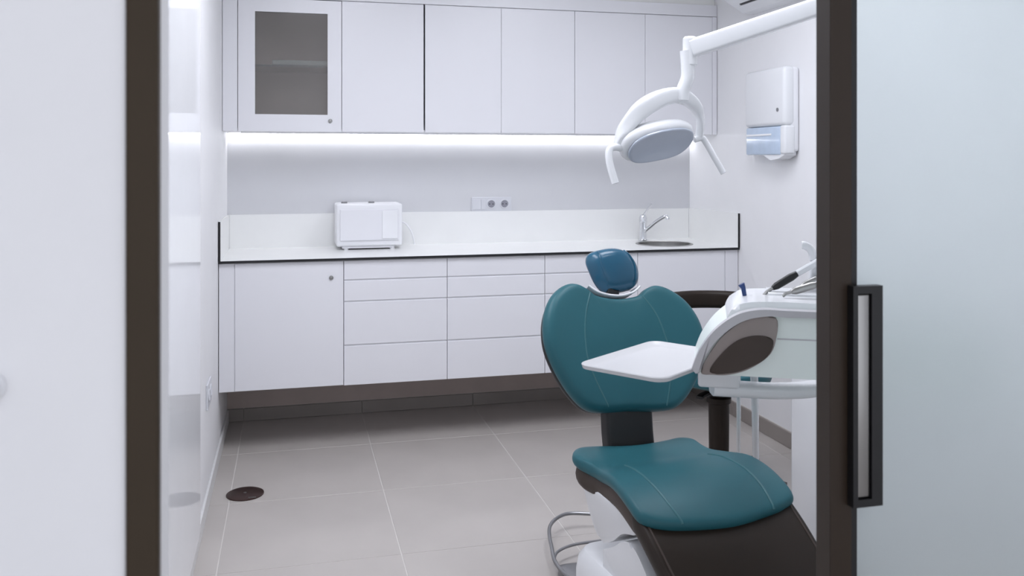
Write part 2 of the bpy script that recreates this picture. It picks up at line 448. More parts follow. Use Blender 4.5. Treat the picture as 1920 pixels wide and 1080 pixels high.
# countertop of white compact board with black core edges, upstands on three sides
ct = thing('countertop', 'long white countertop with black edge line and raised upstands', 'countertop', (1.0, YF, 0.889))
CF = 4.185
SX, SY, SR = 1.985, 4.465, 0.150
def slab_with_hole(x0, x1, y0, y1, z, cx, cy, r, zb):
    bm = BM(); n = 48
    outer = []
    for i in range(n):
        a = 2 * PI * i / n; dx, dy = math.cos(a), math.sin(a)
        tx = ((x1 - cx) if dx > 0 else (x0 - cx)) / dx if abs(dx) > 1e-6 else 1e9
        ty = ((y1 - cy) if dy > 0 else (y0 - cy)) / dy if abs(dy) > 1e-6 else 1e9
        t_ = min(tx, ty); outer.append((cx + dx * t_, cy + dy * t_))
    inner = [(cx + r * math.cos(2 * PI * i / n), cy + r * math.sin(2 * PI * i / n)) for i in range(n)]
    for zz in (z, zb):
        A = [bm.verts.new((x, y, zz)) for x, y in outer]; B = [bm.verts.new((x, y, zz)) for x, y in inner]
        for i in range(n): bm.faces.new((A[i], A[(i + 1) % n], B[(i + 1) % n], B[i]))
        cs = [bm.verts.new((x, y, zz)) for x, y in ((x0, y0), (x1, y0), (x1, y1), (x0, y1))]
        for c in cs:   # corner triangles
            best = [i for i in range(n) if (abs(A[i].co.x - c.co.x) < 1e-5) != (abs(A[(i + 1) % n].co.x - c.co.x) < 1e-5)]
            for i in best:
                a, b2 = A[i], A[(i + 1) % n]
                on = lambda v: abs(v.co.x - c.co.x) < 1e-5 or abs(v.co.y - c.co.y) < 1e-5
                if on(a) and on(b2): bm.faces.new((a, b2, c)); break
    bmesh.ops.remove_doubles(bm, verts=bm.verts[:], dist=1e-6)
    return bm
obj('worktop', slab_with_hole(1.70, XR - 0.002, CF + 0.001, YB - 0.001, 0.9005, SX, SY, SR - 0.006, 0.889), 'counter', ct)
obj('worktop', bx(XL + 0.002, 1.70, CF + 0.001, YB - 0.001, 0.889, 0.9005), 'counter', ct)
e = obj('front_edge', bx(XL + 0.002, XR - 0.002, CF - 0.001, CF + 0.001, 0.8885, 0.9000), 'black_core', ct); e['label'] = 'black core edge of the worktop'
UH = 0.185
u = obj('upstand', bx(XL + 0.012, XR - 0.012, YB - 0.012, YB - 0.001, 0.9005, 0.9005 + UH - 0.01), 'counter', ct)
for side, x0, x1, ex in (('l', XL + 0.001, XL + 0.011, 0), ('r', XR - 0.011, XR - 0.001, 0)):
    zt = 0.9005 + UH
    obj('upstand', prism(BM(), [(CF + 0.001, 0.9005), (YB - 0.0125, 0.9005), (YB - 0.0125, zt - 0.01), (CF + 0.02, zt - 0.004), (CF + 0.001, zt - 0.006)], 'x', x0, x1), 'counter', ct)
    e = obj('end_edge', bx(x0, x1, CF - 0.002, CF + 0.001, 0.9001, zt - 0.006), 'black_core', ct); e['label'] = 'black core edge of the upstand'

# sink
sk = thing('round_sink', 'round stainless sink set into the worktop at the right', 'sink', (SX, SY, 0.9005))
obj('rim', lathe(BM(), [(SR - 0.010, 0.9006), (SR + 0.006, 0.9006), (SR + 0.006, 0.9035), (SR - 0.004, 0.9045), (SR - 0.010, 0.9006)], 48, Matrix.Translation((SX, SY, 0)), cap=False), 'steel', sk, smooth=True)
obj('bowl', lathe(BM(), [(SR - 0.008, 0.9010), (SR - 0.010, 0.86), (SR - 0.03, 0.79), (SR - 0.07, 0.765), (0.03, 0.76), (0.03, 0.757), (SR - 0.06, 0.760), (SR - 0.027, 0.787), (SR - 0.0075, 0.86), (SR - 0.0065, 0.9010)], 48, Matrix.Translation((SX, SY, 0)), cap=False), 'steel', sk, smooth=True)
obj('drain', lathe(BM(), [(0.03, 0.755), (0.03, 0.7615), (0.02, 0.763), (0.005, 0.762)], 24, Matrix.Translation((SX, SY, 0))), 'chrome', sk, smooth=True)

# tap
tx, ty = 1.94, 4.655
tp = thing('mixer_tap', 'chrome single-lever mixer tap behind the round sink', 'tap', (tx, ty, 0.9005))
obj('base', lathe(BM(), [(0.026, 0.9006), (0.026, 0.908), (0.021, 0.912), (0.019, 0.93), (0.019, 1.005), (0.022, 1.008), (0.022, 1.03), (0.017, 1.045), (0.004, 1.05)], 24, Matrix.Translation((tx, ty, 0))), 'chrome', tp, smooth=True)
obj('spout', tube(BM(), [(tx + 0.005, ty - 0.01, 0.955), (tx + 0.045, ty - 0.07, 1.01), (tx + 0.075, ty - 0.125, 1.045), (tx + 0.085, ty - 0.14, 1.042), (tx + 0.087, ty - 0.145, 1.03)], 0.010, 14, 6), 'chrome', tp, smooth=True)
obj('lever', tube(BM(), [(tx + 0.003, ty, 1.045), (tx + 0.02, ty - 0.012, 1.075), (tx + 0.042, ty - 0.028, 1.112)], 0.006, 10, 6, scales=None), 'chrome', tp, smooth=True)

# ------------------------------------------------------------------ upper cabinets
UF, UZ0, UZ1 = 4.435, 1.500, 2.150
UX = [-0.248, 0.246, 0.6585, 1.060, 1.461, 1.861, 2.258]
def upper_door(t, x0, x1, z0=UZ0, z1=UZ1):
    return obj('door', bx(x0 + 0.001, x1 - 0.001, UF, UF + FT, z0, z1 - 0.003, bev=0.0015), 'cab', t)
# glazed unit: open carcass, shelf, framed door with frosted pane
t = thing('glazed_wall_cabinet', 'white wall cabinet with frosted glass door and steel lock', 'cabinet', ((UX[0] + UX[1]) / 2, UF, UZ0))
x0, x1 = UX[0], UX[1]
b = BM()
yb = YB - 0.002
box(b, x0 + 0.001, x0 + 0.018, UF + FT + 0.002, yb, UZ0 + 0.012, UZ1)
box(b, x1 - 0.018, x1 - 0.001, UF + FT + 0.002, yb, UZ0 + 0.012, UZ1)
box(b, x0 + 0.018, x1 - 0.018, UF + FT + 0.002, yb, UZ0 + 0.012, UZ0 + 0.030)
box(b, x0 + 0.018, x1 - 0.018, UF + FT + 0.002, yb, UZ1 - 0.018, UZ1)
box(b, x0 + 0.018, x1 - 0.018, yb - 0.008, yb, UZ0 + 0.030, UZ1 - 0.018)
bd = obj('body', b, 'cab_in', t)
obj('shelf', bx(x0 + 0.019, x1 - 0.019, UF + 0.045, yb - 0.012, 1.820, 1.829), 'shelf_glass', t)
gx0, gx1, gz0, gz1 = -0.168, 0.177, 1.583, 2.082
b = BM()
box(b, x0 + 0.0015, gx0, UF, UF + FT, UZ0, UZ1 - 0.003)
box(b, gx1, x1 - 0.0015, UF, UF + FT, UZ0, UZ1 - 0.003)
box(b, gx0, gx1, UF, UF + FT, UZ0, gz0)
box(b, gx0, gx1, UF, UF + FT, gz1, UZ1 - 0.003)
d = obj('door', b, 'cab', t)
gp = obj('glass_pane', bx(gx0 - 0.004, gx1 + 0.004, UF + 0.008, UF + 0.012, gz0 - 0.004, gz1 + 0.004), 'pane', d); gp['label'] = 'frosted grey glass pane'
knob(d, 0.190, UF, 1.553)
obj('filler_strip', bx(XL + 0.002, x0 - 0.0015, UF + 0.001, UF + FT, UZ0, UZ1, bev=0.001), 'cab', t)
obj('box_bottom', bx(XL + 0.002, x0 - 0.0005, UF + FT, yb, UZ0, UZ0 + 0.018), 'carcass', t)
# tray on the shelf
tr0 = obj('instrument_tray', bx(-0.09, 0.19, UF + 0.06, UF + 0.20, 1.8295, 1.856, bev=0.006), 'pale_teal')
tag(tr0, 'pale teal tray on the shelf behind the frosted glass pane', 'tray')

def wall_cab(x0, x1, splits, label, group=None, right=None):
    t = thing('wall_cabinet', label, 'cabinet', ((x0 + x1) / 2, UF, UZ0), group=group)
    obj('body', carcass(x0, right if right else x1, UF + 0.005, yb, UZ0 + 0.012, UZ1), 'carcass', t)
    xs_ = [x0] + splits + [x1]
    for a, c in zip(xs_, xs_[1:]): upper_door(t, a, c)
    if right: obj('filler_strip', bx(x1 + 0.0015, right - 0.001, UF + 0.001, UF + FT, UZ0, UZ1, bev=0.001), 'cab', t)
wall_cab(UX[1], UX[2] - 0.003, [], 'plain white single-door wall cabinet next to the frosted glass one')
wall_cab(UX[2] + 0.003, UX[4], [UX[3]], 'plain white two-door wall cabinet above the wall sockets')
wall_cab(UX[4], UX[6], [UX[5]], 'plain white two-door wall cabinet above the sink, behind the lamp', right=XR - 0.002)
struct('trim_4', bx(XL + 0.002, XR - 0.002, UF + 0.002, yb, UZ1 + 0.002, 2.215, bev=0.001), 'cab', label='white cornice board running over the wall cabinets')
struct('trim_5', bx(XL + 0.002, XR - 0.002, UF + 0.03, yb, 2.216, ZC - 0.0005), 'ceil', label='cream soffit between the cornice and the ceiling')

# LED strip below the cabinets at the wall
ls = thing('led_strip', 'glowing white strip light under the wall cabinets', 'strip light', (1.0, YB - 0.03, UZ0))
obj('profile', bx(XL + 0.004, XR - 0.004, YB - 0.040, YB - 0.002, UZ0 - 0.002, UZ0 + 0.011), 'white_plastic', ls)
obj('diffuser', bx(XL + 0.006, XR - 0.006, YB - 0.038, YB - 0.006, UZ0 - 0.010, UZ0 - 0.002, bev=0.003), 'led', ls)

# ------------------------------------------------------------------ steriliser box on the counter
ax0, ax1, ay0, ay1, az0, az1 = 0.225, 0.560, 4.545, 4.755, 0.918, 1.135
t = thing('countertop_steriliser', 'small white steriliser box on the worktop with front panel', 'steriliser', ((ax0 + ax1) / 2, (ay0 + ay1) / 2, 0.9005))
obj('casing', bx(ax0, ax1, ay0, ay1, az0, az1, bev=0.010, seg=3), 'white_plastic', t, smooth=True)
dp = obj('door_panel', bx(ax0 + 0.018, ax1 - 0.018, ay0 - 0.009, ay0 + 0.003, az0 + 0.030, az1 - 0.026, bev=0.004), 'cab', t)
obj('latch_plate', bx(ax1 - 0.105, ax1 - 0.024, ay0 - 0.014, ay0 - 0.008, az0 + 0.038, az1 - 0.034, bev=0.003), 'white_plastic', dp)
obj('base_tray', bx(ax0 + 0.03, ax1 - 0.05, ay0 + 0.01, ay1 - 0.02, az0 - 0.010, az0 + 0.002), 'carcass', t)
for fx in (ax0 + 0.05, ax1 - 0.05):
    for fy in (ay0 + 0.025, ay1 - 0.04):
        obj('foot', lathe(BM(), [(0.012, 0.9006), (0.013, 0.912), (0.010, az0 + 0.002)], 14, Matrix.Translation((fx, fy, 0))), 'white_plastic', t)
for fx in (ax0 + 0.045, ax0 + 0.185):
    obj('vent_cap', lathe(BM(), [(0.016, az1 - 0.001), (0.016, az1 + 0.007), (0.012, az1 + 0.010)], 16, Matrix.Translation((fx, ay0 + 0.10, 0))), 'grey_tube', t)
tag(obj('power_cord', tube(BM(), [(ax1 + 0.001, ay1 - 0.04, 1.03), (ax1 + 0.035, ay1 - 0.05, 1.02), (ax1 + 0.07, ay1 - 0.05, 0.97), (ax1 + 0.085, ay1 - 0.05, 0.907)], 0.004, 8, 6), 'white_plastic', t, smooth=True))

# ------------------------------------------------------------------ socket plates
sz0, sz1 = 1.075, 1.153
t = thing('socket_panel', 'grey-white wall socket panel with two round sockets above the worktop', 'socket', (1.085, YB, 1.114))
obj('back_plate', bx(0.972, 1.200, YB - 0.008, YB - 0.0002, sz0, sz1, bev=0.002), 'outlet', t)
for a, c in ((0.977, 1.024), (1.026, 1.047)):
    obj('blank_module', bx(a, c, YB - 0.012, YB - 0.007, sz0 + 0.010, sz1 - 0.010, bev=0.0015), 'outlet', t)
for cx in (1.084, 1.160):
    R = Matrix.Translation((cx, YB - 0.008, 1.115)) @ Matrix.Rotation(PI / 2, 4, 'X')
    s_ = obj('socket', lathe(BM(), [(0.028, 0.0), (0.028, 0.005), (0.022, 0.006), (0.020, 0.001), (0.0205, 0.0005)], 28, R, cap=False), 'outlet', t, smooth=True)
    obj('socket_recess', lathe(BM(), [(0.0205, 0.0001), (0.0205, 0.0012), (0.001, 0.0012)], 28, R), 'outlet_hole', s_)
    for px in (-0.0095, 0.0095):
        obj('pin_hole', lathe(BM(), [(0.003, 0.001), (0.003, 0.0022), (0.001, 0.0024)], 10, Matrix.Translation((px, 0, 0)) @ R), 'black', s_)

# outlet on the left wall
t = thing('wall_outlet', 'small pale outlet plate low on the left wall', 'outlet', (XL, 3.68, 0.434))
obj('back_plate', bx(XL + 0.0002, XL + 0.008, 3.60, 3.76, 0.385, 0.483, bev=0.002), 'outlet', t)
for c in (3.64, 3.72):
    obj('socket', lathe(BM(), [(0.026, 0), (0.026, 0.003), (0.02, 0.004), (0.018, 0.001), (0.002, 0.001)], 20, Matrix.Translation((XL + 0.008, c, 0.434)) @ Matrix.Rotation(PI / 2, 4, 'Y')), 'outlet', t, smooth=True)

# round fitting on the corridor wall at the left edge
t = thing('wall_fitting', 'round white fitting on the corridor wall at the left edge', 'wall fitting', (-0.2385, YN, 1.175))
Rk = Matrix.Translation((-0.2385, YN, 1.175)) @ Matrix.Rotation(PI / 2, 4, 'X')
obj('rose', lathe(BM(), [(0.0125, 0.0002), (0.0125, 0.004), (0.010, 0.006)], 28, Rk), 'white_plastic', t, smooth=True)
obj('cap', lathe(BM(), [(0.0105, 0.005), (0.0115, 0.010), (0.010, 0.016), (0.005, 0.018)], 28, Rk), 'white_plastic', t, smooth=True)

# ------------------------------------------------------------------ towel dispenser on the right wall
dx0 = 2.205
t = thing('towel_dispenser', 'white paper towel dispenser with blue window on the right wall', 'dispenser', (XR, 3.80, 1.36))
y0_, y1_, z0_, z1_ = 3.62, 3.985, 1.378, 1.797
obj('back_shell', bx(dx0 + 0.035, XR - 0.0002, y0_ + 0.004, y1_ - 0.004, z0_ + 0.02, z1_ - 0.004, bev=0.015, seg=3), 'white_plastic', t, smooth=True)
zc_ = 1.520
cv = obj('cover', bx(dx0, dx0 + 0.06, y0_, y1_, zc_, z1_, bev=0.02, seg=4), 'unit_white', t, smooth=True)
obj('side_cheek', bx(dx0 + 0.004, dx0 + 0.06, y0_, y0_ + 0.045, z0_ + 0.01, zc_ + 0.002, bev=0.010, seg=3), 'unit_white', t, smooth=True)
wn = obj('window', bx(dx0 + 0.006, dx0 + 0.06, y0_ + 0.045, y1_ - 0.004, z0_ + 0.006, zc_ - 0.001, bev=0.008, seg=3), 'blue_window', t, smooth=True); wn['label'] = 'translucent blue refill window'
obj('window_ridge', bx(dx0 + 0.003, dx0 + 0.010, y0_ + 0.12, y1_ - 0.010, zc_ - 0.044, zc_ - 0.034, bev=0.002), 'unit_white', wn)
obj('chute_lip', prism(BM(), [(y0_ + 0.02, z0_ + 0.03), (y0_ + 0.02, z0_ + 0.004), (y0_ + 0.07, z0_ - 0.012), (y0_ + 0.14, z0_ - 0.020), (y0_ + 0.20, z0_ + 0.004), (y0_ + 0.24, z0_ + 0.016), (y0_ + 0.24, z0_ + 0.03)], 'x', dx0 + 0.012, dx0 + 0.075), 'unit_white', t)
obj('lock', lathe(BM(), [(0.009, 0), (0.009, 0.003), (0.006, 0.004)], 16, Matrix.Translation((dx0, y0_ + 0.055, zc_ + 0.075)) @ Matrix.Rotation(-PI / 2, 4, 'Y')), 'grey_tube', cv)

# ------------------------------------------------------------------ air conditioner on the right wall
t = thing('air_conditioner', 'white wall air conditioner near the ceiling at the right', 'air conditioner', (XR, 3.6, 2.11))
prof = [(XR - 0.0002, 2.10), (XR - 0.06, 2.105), (XR - 0.175, 2.172), (XR - 0.205, 2.22), (XR - 0.205, 2.36), (XR - 0.18, 2.385), (XR - 0.0002, 2.385)]
def pr_y(poly, y0, y1, m, name, par, bev=0.0):
    return obj(name, prism(BM(), poly, 'y', y0, y1, bev), m, par)
pr_y(prof, 3.25, 4.05, 'unit_white', 'casing', t, 0.006)
nrm = Vector((-0.067, 0, -0.115)).normalized()
def acp(f, out): 
    p = Vector((XR - 0.06, 0, 2.105)).lerp(Vector((XR - 0.175, 0, 2.172)), f) + nrm * out
    return (p.x, p.z)
pr_y([acp(0.44, 0.0006), acp(0.44, 0.003), acp(0.52, 0.003), acp(0.52, 0.0006)], 3.32, 3.97, 'black', 'air_slot', t)
pr_y([acp(0.54, 0.0006), acp(0.54, 0.004), acp(0.92, 0.004), acp(0.92, 0.0006)], 3.30, 3.99, 'unit_white', 'louvre', t)
pr_y([acp(0.06, 0.0006), acp(0.06, 0.004), acp(0.42, 0.004), acp(0.42, 0.0006)], 3.30, 3.99, 'unit_white', 'louvre', t)

# ------------------------------------------------------------------ floor drain
t = thing('floor_outlet', 'round dark bronze outlet cover set in the floor tiles', 'floor outlet', (-0.18, 3.73, 0))
obj('cover', lathe(BM(), [(0.074, 0.0003), (0.074, 0.004), (0.070, 0.006), (0.004, 0.0065)], 40, Matrix.Translation((-0.18, 3.73, 0))), 'brass', t, smooth=True)
obj('screw', lathe(BM(), [(0.006, 0.006), (0.006, 0.0085), (0.003, 0.009)], 12, Matrix.Translation((-0.18, 3.73, 0))), 'steel', t)
obj('grip_notch', bx(-0.165, -0.135, 3.668, 3.676, 0.0064, 0.0080), 'steel', t)

# ------------------------------------------------------------------ dental chair
CH = Vector((1.05, 2.30, 0)); CYAW = math.radians(6)
ch = thing('dental_chair', 'teal upholstered dental chair with round headrest and white base', 'dental chair', CH, CYAW)
prof_pts = [(0.20, 0.487), (0.12, 0.484), (0.03, 0.488), (-0.07, 0.506), (-0.16, 0.503), (-0.25, 0.478), (-0.34, 0.428), (-0.46, 0.345), (-0.60, 0.245), (-0.76, 0.135)]
cp = catmull([(0, y_, z_) for y_, z_ in prof_pts], 12)
cum = [0]
for a, c in zip(cp, cp[1:]): cum.append(cum[-1] + (c - a).length)
def along(b):
    if b <= 0: 
        d = (cp[1] - cp[0]).normalized(); return cp[0] + d * b, d
    for i in range(len(cp) - 1):
        if cum[i + 1] >= b:
            t_ = (b - cum[i]) / (cum[i + 1] - cum[i]); 
            d0 = (cp[min(i + 1, len(cp) - 1)] - cp[max(i - 1, 0)]).normalized(); d1 = (cp[min(i + 2, len(cp) - 1)] - cp[i]).normalized()
            return cp[i].lerp(cp[i + 1], t_), d0.lerp(d1, t_).normalized()
    d = (cp[-1] - cp[-2]).normalized(); return cp[-1] + d * (b - cum[-1]), d
def seat_map(off):
    def f(a, b, n):
        p, d = along(b)
        nv = Vector((0, d.z, -d.y))      # up normal
        if nv.z < 0: nv = -nv
        lift = 0.30 * a * a * max(0.0, 1 - b / 0.20) - 0.12 * a * a * min(1, max(0, (b - 0.12) / 0.2))
        q = p + nv * (n + off + lift)
        return (a, q.y, q.z)
    return f
seat_full = [(0.0, 0.016), (0.08, 0.012), (0.135, 0.010), (0.166, 0.038), (0.166, 0.09), (0.172, 0.135), (0.198, 0.170), (0.223, 0.215), (0.222, 0.30), (0.217, 0.40), (0.207, 0.470),
             (0.170, 0.493), (0.11, 0.509), (-0.006, 0.524), (-0.123, 0.514), (-0.20, 0.495), (-0.242, 0.462), (-0.247, 0.40), (-0.237, 0.28), (-0.229, 0.175), (-0.238, 0.125), (-0.250, 0.085), (-0.246, 0.05), (-0.215, 0.012), (-0.15, 0.002), (-0.07, 0.012)]
seat = Pad(None, 0.034, seat_map(0.0), er=0.014, dome=0.006, full=seat_full, c=(-0.02, 0.27))
so = obj('seat_cushion', seat.build(26), 'teal', ch, local=True, smooth=True, angle=60)
obj('seam', seat.seam([(-0.150, 0.20), (-0.156, 0.27), (-0.160, 0.35), (-0.158, 0.43), (-0.150, 0.503)], 0.0038, -0.0012), 'teal_seam', so, local=True, smooth=True)
obj('seam', seat.seam([(0.118, 0.20), (0.124, 0.27), (0.130, 0.35), (0.128, 0.43), (0.118, 0.503)], 0.0038, -0.0012), 'teal_seam', so, local=True, smooth=True)
under = Pad(None, 0.062, seat_map(-0.040), er=0.024, full=[(-0.02 + (a + 0.02) * 0.97, 0.27 + (b - 0.27) * 0.955) for a, b in seat_full], c=(-0.02, 0.27))
o = obj('seat_shell', under.build(20), 'brown_side', ch, local=True, smooth=True, angle=60); o['label'] = 'brown side and underside of the seat'
leg_half = [(0, 0.40), (0.19, 0.40), (0.222, 0.42), (0.226, 0.50), (0.222, 0.62), (0.212, 0.78), (0.196, 0.92), (0.16, 0.98), (0.08, 1.0), (0, 1.003)]
leg_full = [(a - 0.018, b) for a, b in leg_half + [(-a, b) for a, b in reversed(leg_half) if a > 0]]
leg = Pad(None, 0.050, seat_map(-0.032), er=0.014, dome=0.004, full=leg_full, c=(-0.018, 0.70))
o = obj('leg_rest', leg.build(22), 'brown', ch, local=True, smooth=True, angle=60); o['label'] = 'dark brown leg rest'
for s_ in (-1, 1):
    obj('piping', leg.seam([(-0.018 + s_ * 0.207, 0.46), (-0.018 + s_ * 0.205, 0.60), (-0.018 + s_ * 0.196, 0.76), (-0.018 + s_ * 0.178, 0.93)], 0.003), 'brown_side', o, local=True, smooth=True)

# backrest
REC = math.radians(27)
BP0 = Vector((-0.022, 0.215, 0.590)); BU = Vector((0.075, math.sin(REC), math.cos(REC))).normalized()
BN = Vector((0, -math.cos(REC), math.sin(REC)))
BA = BU.cross(BN); BA = -BA if BA.x < 0 else BA
def back_map(off, k=0.55):
    def f(a, b, n):
        bend = k * a * a - 0.10 * (b - 0.2) ** 2
        return tuple(BP0 + BA * a + BU * b + BN * (n + off + bend))
    return f
back_half = [(0, 0.004), (0.10, 0.0), (0.158, 0.012), (0.210, 0.062), (0.253, 0.135), (0.274, 0.205), (0.268, 0.280), (0.238, 0.345), (0.192, 0.388), (0.148, 0.404), (0.110, 0.392), (0.075, 0.368), (0, 0.358)]
bk = Pad(back_half, 0.060, back_map(0.0), er=0.024, dome=0.010, c=(0, 0.195))
bo = obj('backrest', bk.build(18), 'teal', ch, local=True, smooth=True, angle=60)
obj('seam', bk.seam([(-0.098, 0.368), (-0.125, 0.30), (-0.140, 0.22), (-0.135, 0.13), (-0.085, 0.012)], 0.0032, -0.0018), 'teal_seam', bo, local=True, smooth=True)
obj('seam', bk.seam([(0.085, 0.362), (0.118, 0.30), (0.137, 0.22), (0.140, 0.13), (0.110, 0.012)], 0.0032, -0.0018), 'teal_seam', bo, local=True, smooth=True)
shell = Pad([(a * 0.97, 0.195 + (b - 0.195) * 0.97) for a, b in back_half], 0.040, back_map(-0.036), er=0.018, c=(0, 0.195))
o = obj('back_shell', shell.build(), 'black', ch, local=True, smooth=True, angle=60); o['label'] = 'black rear shell of the backrest'
# headrest
HC = Vector((0.030, 0.430, 0.994)); HT = math.radians(20)
HU = Vector((-0.10, math.sin(HT), math.cos(HT))).normalized(); HN = Vector((0.05, -math.cos(HT), math.sin(HT))).normalized()
HA = HU.cross(HN); HA = -HA if HA.x < 0 else HA
def head_map(a, b, n):
    return tuple(HC + HA * a + HU * b + HN * (n - 0.8 * a * a - 1.6 * b * b))
hd_full = [(-0.065, 0.072), (0.0, 0.078), (0.052, 0.064), (0.080, 0.028), (0.088, -0.012), (0.078, -0.048), (0.050, -0.068), (0.0, -0.073), (-0.048, -0.066), (-0.074, -0.034), (-0.086, 0.014), (-0.086, 0.050)]
hp = Pad(None, 0.070, head_map, er=0.032, dome=0.008, full=hd_full, c=(0, 0))
ho = obj('headrest', hp.build(12), 'teal_head', ch, local=True, smooth=True, angle=70)
obj('seam', hp.seam([(-0.052, 0.066), (-0.060, 0.02), (-0.050, -0.05)], 0.003), 'teal_head', ho, local=True, smooth=True)
obj('seam', hp.seam([(0.048, 0.060), (0.062, 0.01), (0.052, -0.05)], 0.003, 0.0005), 'teal_head', ho, local=True, smooth=True)
# white cradle below the headrest and black mount
def bpt(a, b, n): return Vector(back_map(0)(a, b, n))
cr = [bpt(-0.088, 0.398, -0.005), bpt(-0.06, 0.376, 0.0), bpt(-0.02, 0.366, 0.002), bpt(0.02, 0.366, 0.002), bpt(0.06, 0.378, 0.0), bpt(0.088, 0.40, -0.005)]
o = obj('headrest_cradle', sweep(BM(), catmull(cr, 6), rrect(0.05, 0.007, 0.003), up=BU), 'white_plastic', ch, local=True, smooth=True); o['label'] = 'white curved strip under the headrest'
o = obj('headrest_mount', sweep(BM(), [bpt(0.0, 0.30, -0.035), bpt(0.0, 0.36, -0.012), bpt(0.0, 0.385, 0.0), HC + HU * -0.05 + HN * -0.02], rrect(0.040, 0.022, 0.006), up=BN), 'black', ch, local=True, smooth=True)
# black support column behind the seat
o = obj('back_support', sweep(BM(), [(-0.012, 0.16, 0.34), (-0.012, 0.235, 0.42), (-0.012, 0.255, 0.52), (-0.008, 0.275, 0.64), (0.0, 0.33, 0.78)], rrect(0.160, 0.055, 0.012), up=(0, 1, 0)), 'black', ch, local=True, smooth=True)
# white base: upper body, link arm and foot
def loft(sections):
    bm = BM(); rings = []
    for cx, cy, z, wx, wy, r in sections:
        rings.append([bm.verts.new((cx + s, cy + t_, z)) for s, t_ in rrect(wx, wy, r, 5)])
    m = len(rings[0])
    for a, c in zip(rings, rings[1:]):
        for i in range(m): bm.faces.new((a[i], a[(i + 1) % m], c[(i + 1) % m], c[i]))
    bm.faces.new(list(reversed(rings[0]))); bm.faces.new(rings[-1])
    return bm
def tapered(poly, x0, x1, z0, z1, k, bev):
    bm = prism(BM(), poly, 'x', x0, x1, bev); xm = (x0 + x1) / 2
    for v in bm.verts:
        f = max(0, min(1, (v.co.z - z0) / (z1 - z0))); v.co.x = xm + (v.co.x - xm) * (k + (1 - k) * f)
    return bm
hpoly = [(p.y, p.z) for p in catmull([(0, 0.13, 0.445), (0, 0.115, 0.36), (0, 0.085, 0.30), (0, 0.045, 0.288), (0, -0.03, 0.325), (0, -0.10, 0.372), (0, -0.18, 0.40)], 5)] + [(-0.18, 0.445)]
obj('upper_housing', tapered(hpoly, -0.225, 0.175, 0.288, 0.445, 0.86, 0.012), 'unit_white', ch, local=True, smooth=True)
lpoly = [(p.y, p.z) for p in catmull([(0, 0.04, 0.272), (0, -0.03, 0.308), (0, -0.10, 0.352), (0, -0.16, 0.350), (0, -0.25, 0.290), (0, -0.46, 0.14)], 5)] + [(-0.46, 0.10), (-0.10, 0.19), (0.04, 0.20)]
obj('link_arm', tapered(lpoly, -0.205, 0.155, 0.1, 0.2, 1.0, 0.012), 'unit_white', ch, local=True, smooth=True)
obj('base_foot', loft([(-0.035, -0.11, 0.0005, 0.39, 0.63, 0.06), (-0.035, -0.11, 0.17, 0.39, 0.63, 0.06), (-0.035, -0.11, 0.210, 0.38, 0.615, 0.06), (-0.035, -0.107, 0.228, 0.35, 0.58, 0.05), (-0.035, -0.10, 0.234, 0.28, 0.50, 0.05)]), 'unit_white', ch, local=True, smooth=True)

# foot control behind the base
t = thing('foot_control', 'foot control with grey wire hoop on the floor beside the chair base', 'foot pedal', (0.95, 2.75, 0))
obj('pedal_plate', loft([(0.95, 2.70, 0.0005, 0.20, 0.16, 0.03), (0.95, 2.70, 0.022, 0.20, 0.16, 0.03), (0.95, 2.70, 0.028, 0.17, 0.13, 0.03)]), 'grey_tube', t, smooth=True)
h1 = [(1.08, 3.08, 0.05), (0.98, 3.09, 0.055), (0.895, 3.0, 0.055), (0.855, 2.84, 0.045), (0.845, 2.76, 0.035), (0.86, 2.67, 0.03), (0.90, 2.62, 0.02)]
obj('hoop', tube(BM(), h1, 0.0065, 10, 8), 'grey_tube', t, smooth=True)
h2 = [(0.847, 2.79, 0.038), (0.875, 2.835, 0.04), (0.94, 2.87, 0.04), (1.05, 2.90, 0.03)]
obj('hoop_brace', tube(BM(), h2, 0.005, 10, 8), 'grey_tube', t, smooth=True)

# ------------------------------------------------------------------ operator stool behind
ST = Vector((1.71, 3.30, 0))
t = thing('operator_stool', 'operator stool with curved dark brown backrest behind the dental chair', 'stool', ST)
def around(bm): return bm
obj('seat', lathe(BM(), [(0.02, 0.455), (0.19, 0.455), (0.205, 0.465), (0.212, 0.485), (0.205, 0.510), (0.185, 0.522), (0.03, 0.525)], 40, Matrix.Translation(ST)), 'teal', t, smooth=True)
obj('seat_plate', lathe(BM(), [(0.03, 0.425), (0.09, 0.425), (0.14, 0.440), (0.15, 0.4545)], 28, Matrix.Translation(ST)), 'black', t, smooth=True)
obj('column', lathe(BM(), [(0.040, 0.10), (0.042, 0.33), (0.042, 0.36), (0.050, 0.365), (0.050, 0.385), (0.034, 0.390), (0.034, 0.4245)], 24, Matrix.Translation(ST)), 'brown', t, smooth=True)
lv = obj('height_lever', sweep(BM(), [(1.745, 3.29, 0.41), (1.80, 3.25, 0.405), (1.83, 3.235, 0.40)], rrect(0.03, 0.012, 0.004)), 'black', t, smooth=True)
obj('height_lever', sweep(BM(), [(1.675, 3.30, 0.41), (1.62, 3.27, 0.405), (1.60, 3.255, 0.40)], rrect(0.03, 0.012, 0.004)), 'black', t, smooth=True)
obj('hub', lathe(BM(), [(0.055, 0.075), (0.055, 0.105), (0.042, 0.115)], 24, Matrix.Translation(ST)), 'black', t, smooth=True)
